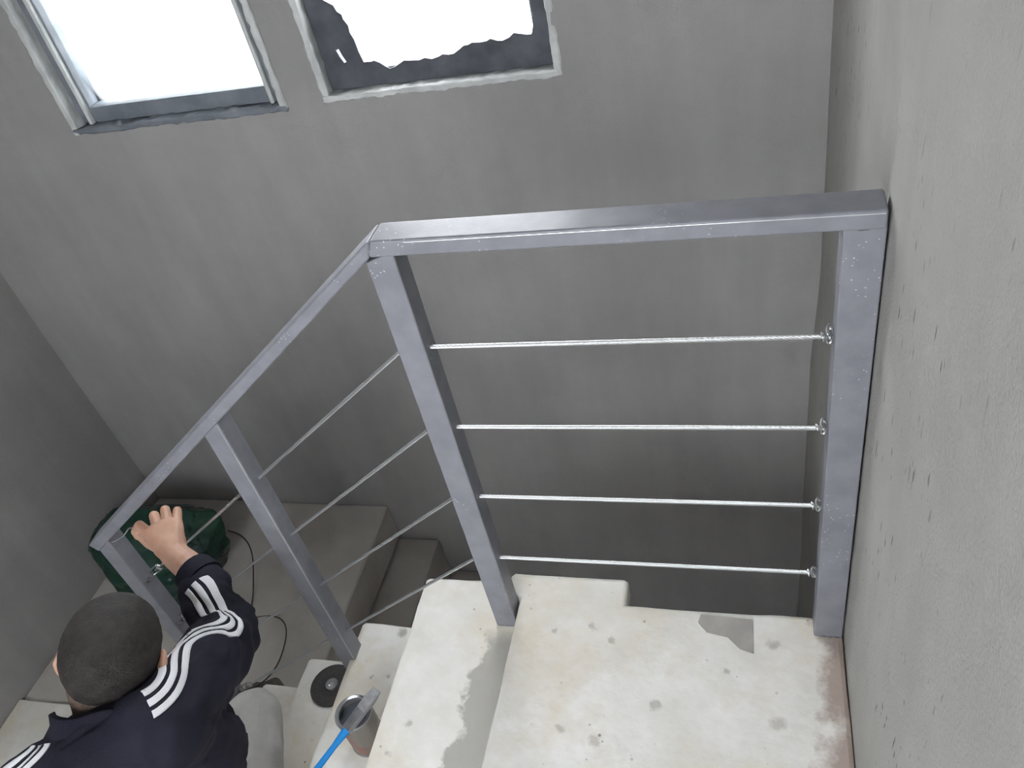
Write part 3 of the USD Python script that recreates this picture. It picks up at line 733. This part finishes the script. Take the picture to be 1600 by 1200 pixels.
# trousers and shoes
tr = [hull([ball(RH_, 0.098, 16), ball(LH, 0.098, 16)])] + chain([(RH_, 0.098), (RH_ * 0.5 + RK * 0.5, 0.086), (RK, 0.069), (RK * 0.5 + RA * 0.5, 0.062), (RA + v3(0, 0, 0.01), 0.055)]) + chain([(LH, 0.098), (LH * 0.5 + LK * 0.5, 0.086), (LK, 0.069), (LK * 0.5 + LA * 0.5, 0.062), (LA + v3(0, 0, 0.01), 0.055)])
trous = fuse(tr, 0.012, 12)
tv, tn = trous.vertices.copy(), trous.vertex_normals
trous.vertices = tv + tn * ((meshkit.fbm(tv * 16 + 3, 3, 3) - 0.5) * 0.014)[:, None]
pe.part("trousers", trous, M_TROUSER, smooth=True, label="dusty light grey work trousers")
for a, zf, fd in ((RA, ZL + 0.017, v3(-0.75, 0.25, 0)), (LA, ZL + 0.017, v3(-0.75, 0.35, 0))):
    fd = fd / np.linalg.norm(fd)
    sd = v3(-fd[1], fd[0], 0)
    heel = v3(a[0], a[1], zf) - fd * 0.05
    k = pe.part("shoe", fuse([hull([ball(heel + v3(0, 0, 0.045), 0.035), ball(heel + fd * 0.06 + v3(0, 0, 0.06), 0.04), ball(heel + fd * 0.17 + v3(0, 0, 0.036), 0.034), ball(heel + fd * 0.205 + v3(0, 0, 0.032), 0.026)])], 0.012, 4), M_SHOE, smooth=True)
    pe.part("sole", hull([ball(heel + v3(0, 0, 0.008), 0.008).scale([1, 1, 1])] + [ball(heel + fd * q_ + sd * w_ + v3(0, 0, 0.009), 0.009) for q_, w_ in ((-0.02, 0.02), (-0.02, -0.02), (0.15, 0.038), (0.15, -0.034), (0.215, 0.014), (0.215, -0.014))]), M_GAP, parent=k)

hw = tube(spline([(-1.237, 0.876, 0.232), (-1.258, 0.882, 0.221), (-1.285, 0.886, 0.196), (-1.318, 0.8825, 0.176), (-1.333, 0.884, 0.168)], 26), 0.0016, 8)
w_ = Thing("tie_wire", "short bright wire pinched between thumb and finger at the lowest post", "wire", tuple(THB[3]))
w_.part("wire", hw, M_ROPE, smooth=True)

# ------------------------------------------------------------------ things on the steps and the lower landing
# sack
gs = Thing("plastic_sack", "dark green plastic sack in the far corner of the lower landing", "sack", (-1.965, 1.43, ZL))
ico = trimesh.creation.icosphere(5, 1.0)
d = ico.vertices
c = np.random.default_rng(11).normal(size=(15, 3))
c /= np.linalg.norm(c, axis=1, keepdims=True)
c = np.vstack([c, [[0, 0, 1.0], [0, -1, 0.1], [1, 0, 0.1], [0.7, -0.7, 0.2], [-0.2, -0.8, 0.6]]])
facet = 1 / np.maximum(np.max((d @ c.T) / np.linspace(0.80, 0.98, len(c)), axis=1), 0.6)
rad = np.clip(facet, 0.7, 1.15) * 0.93 + (meshkit.fbm(d * 4, 3, 9) - 0.5) * 0.10 - np.clip(0.05 - np.abs(meshkit.fbm(d * 7, 2, 4) - 0.5), 0, 1) * 0.5
p = d * rad[:, None] * np.array([0.235, 0.215, 0.20])
p[:, 2] = np.maximum(p[:, 2], -0.16)
gs.part("sack_body", trimesh.Trimesh(p + np.array([-1.965, 1.43, ZL + 0.162]), ico.faces, process=False), M_GREEN, smooth=35)
# loose wire on the lower landing
zw = ZL + 0.004
lw1 = Thing("loose_wire", "thin dark wire looping across the lower landing beside the green sack", "wire", (-1.70, 1.45, ZL))
lw1.part("wire", tube(spline([(-1.90, 1.655, zw), (-1.80, 1.61, zw + 0.02), (-1.722, 1.53, zw + 0.03), (-1.678, 1.44, zw + 0.02), (-1.65, 1.35, zw), (-1.645, 1.26, zw), (-1.66, 1.2, zw)], 50), 0.0026, 8), M_WIRE, smooth=True)
lw2 = Thing("loose_wire", "thin wire curled near the foot of the middle railing post", "wire", (-1.47, 1.2, ZL))
lw2.part("wire", tube(spline([(-1.62, 1.30, zw), (-1.54, 1.312, zw), (-1.475, 1.27, zw + 0.02), (-1.44, 1.19, zw + 0.03), (-1.452, 1.12, zw + 0.01), (-1.50, 1.06, zw), (-1.58, 1.03, zw)], 50), 0.0024, 8), M_WIRE, smooth=True)
ang = np.linspace(0, 2 * math.pi, 60, endpoint=False)
stn = Polygon(np.c_[-1.45 + 0.075 * np.cos(ang) * (1 + 0.12 * np.sin(3 * ang)), 1.04 + 0.055 * np.sin(ang) * (1 + 0.15 * np.sin(5 * ang + 1))])
sm = trimesh.creation.extrude_polygon(stn, 0.003, engine="earcut")
sm.apply_translation((0, 0, ZL))
st.part("damp_stain", sm, noisy("damp_stain", (0.06, 0.05, 0.045), (0.13, 0.115, 0.10), scale=30.0, rough_=0.5), smooth=False, label="dark damp stain on the lower landing")

# abrasive disc
DC = np.array([-1.030, 0.908, -0.4225])
ad = Thing("grinding_disc", "dark grinding disc with a metal hub lying on the step by the middle post", "grinding disc", tuple(DC))
ad.part("disc", lathe([(0.011, 0.0), (0.057, 0.0), (0.0575, 0.0015), (0.057, 0.003), (0.011, 0.003)], DC, (0, 0, 1), 56), M_DISC, smooth=40)
ad.part("paper_ring", lathe([(0.011, 0.003), (0.031, 0.003), (0.031, 0.0036), (0.011, 0.0036)], DC, (0, 0, 1), 40), M_DISC_LABEL, smooth=40)
ad.part("hub", lathe([(0.0075, 0.002), (0.018, 0.002), (0.0175, 0.006), (0.0155, 0.009), (0.0078, 0.008), (0.0075, 0.004)], DC, (0, 0, 1), 32), M_ZINC, smooth=40)

# paint can and brush
CC = np.array([-0.792, 0.705, -0.2365])
pc = Thing("paint_can", "small stained paint can standing open on the step", "paint can", tuple(CC))
R0, H0 = 0.0375, 0.118
pc.part("can_wall", lathe([(R0 - 0.002, 0.004), (R0, 0.004), (R0, H0 - 0.006), (R0 - 0.0012, H0 - 0.006), (R0 - 0.0012, 0.006)], CC, seg=56), M_CAN, smooth=40)
pc.part("bottom_rim", lathe([(R0 - 0.004, 0.0), (R0 + 0.0012, 0.0), (R0 + 0.0016, 0.003), (R0 + 0.0006, 0.006), (R0 - 0.004, 0.006)], CC, seg=56), M_TIN, smooth=40)
ringp = [(R0 - 0.0065, H0 - 0.007), (R0 + 0.0006, H0 - 0.007), (R0 + 0.0018, H0 - 0.003), (R0 + 0.0006, H0), (R0 - 0.0015, H0 - 0.0012), (R0 - 0.004, H0 - 0.004), (R0 - 0.006, H0 - 0.0035)]
ringm = lathe(ringp + [ringp[0]], CC, seg=56)
ringm.update_faces(np.arange(len(ringm.faces)) < len(ringm.faces) - 2 * 56)
pc.part("top_rim", ringm, M_TIN, smooth=40)
pc.part("paint", lathe([(0.0, 0.088), (R0 - 0.0018, 0.088), (R0 - 0.0018, 0.094), (0.0, 0.094)], CC, seg=48), M_PAINT, smooth=40)
BT = v3(-0.748, 0.747, CC[2] + H0 + 0.0175)
BH = v3(-0.8215, 0.587, CC[2] + H0 + 0.0015)
bd = (BH - BT) / np.linalg.norm(BH - BT)
bl = np.cross(bd, [0, 0, 1.0])
bl /= np.linalg.norm(bl)
bu = np.cross(bl, bd)
pb = Thing("paint_brush", "paint brush with a blue handle lying across the paint can", "brush", tuple(BH))


def flat(p, w, h, r=0.002):
    return [ball(p + bl * a * (w - r) + bu * b * (h - r), r, 8) for a in (-1, 1) for b in (-1, 1)]


pb.part("bristles", hull(flat(BT, 0.011, 0.0028) + flat(BT + bd * 0.02, 0.0135, 0.005) + flat(BT + bd * 0.052, 0.0118, 0.006)), M_BRISTLE)
pb.part("ferrule", hull(flat(BT + bd * 0.048, 0.0122, 0.0064) + flat(BT + bd * 0.092, 0.0105, 0.0066)), M_TIN)
hpts = [(0.088, 0.0095, 0.0062), (0.105, 0.0085, 0.0062), (0.13, 0.0062, 0.0055), (0.17, 0.0068, 0.0058), (0.215, 0.0085, 0.006), (0.255, 0.0075, 0.0055), (0.268, 0.004, 0.0035)]
rings = []
for s_, w_q, h_q in hpts:
    aa = np.linspace(0, 2 * math.pi, 20, endpoint=False)
    rings.append(BT + bd * s_ + np.cos(aa)[:, None] * bl * w_q + np.sin(aa)[:, None] * bu * h_q)
pb.part("handle", loft(rings), M_BLUE, smooth=50, label="bright blue plastic handle")
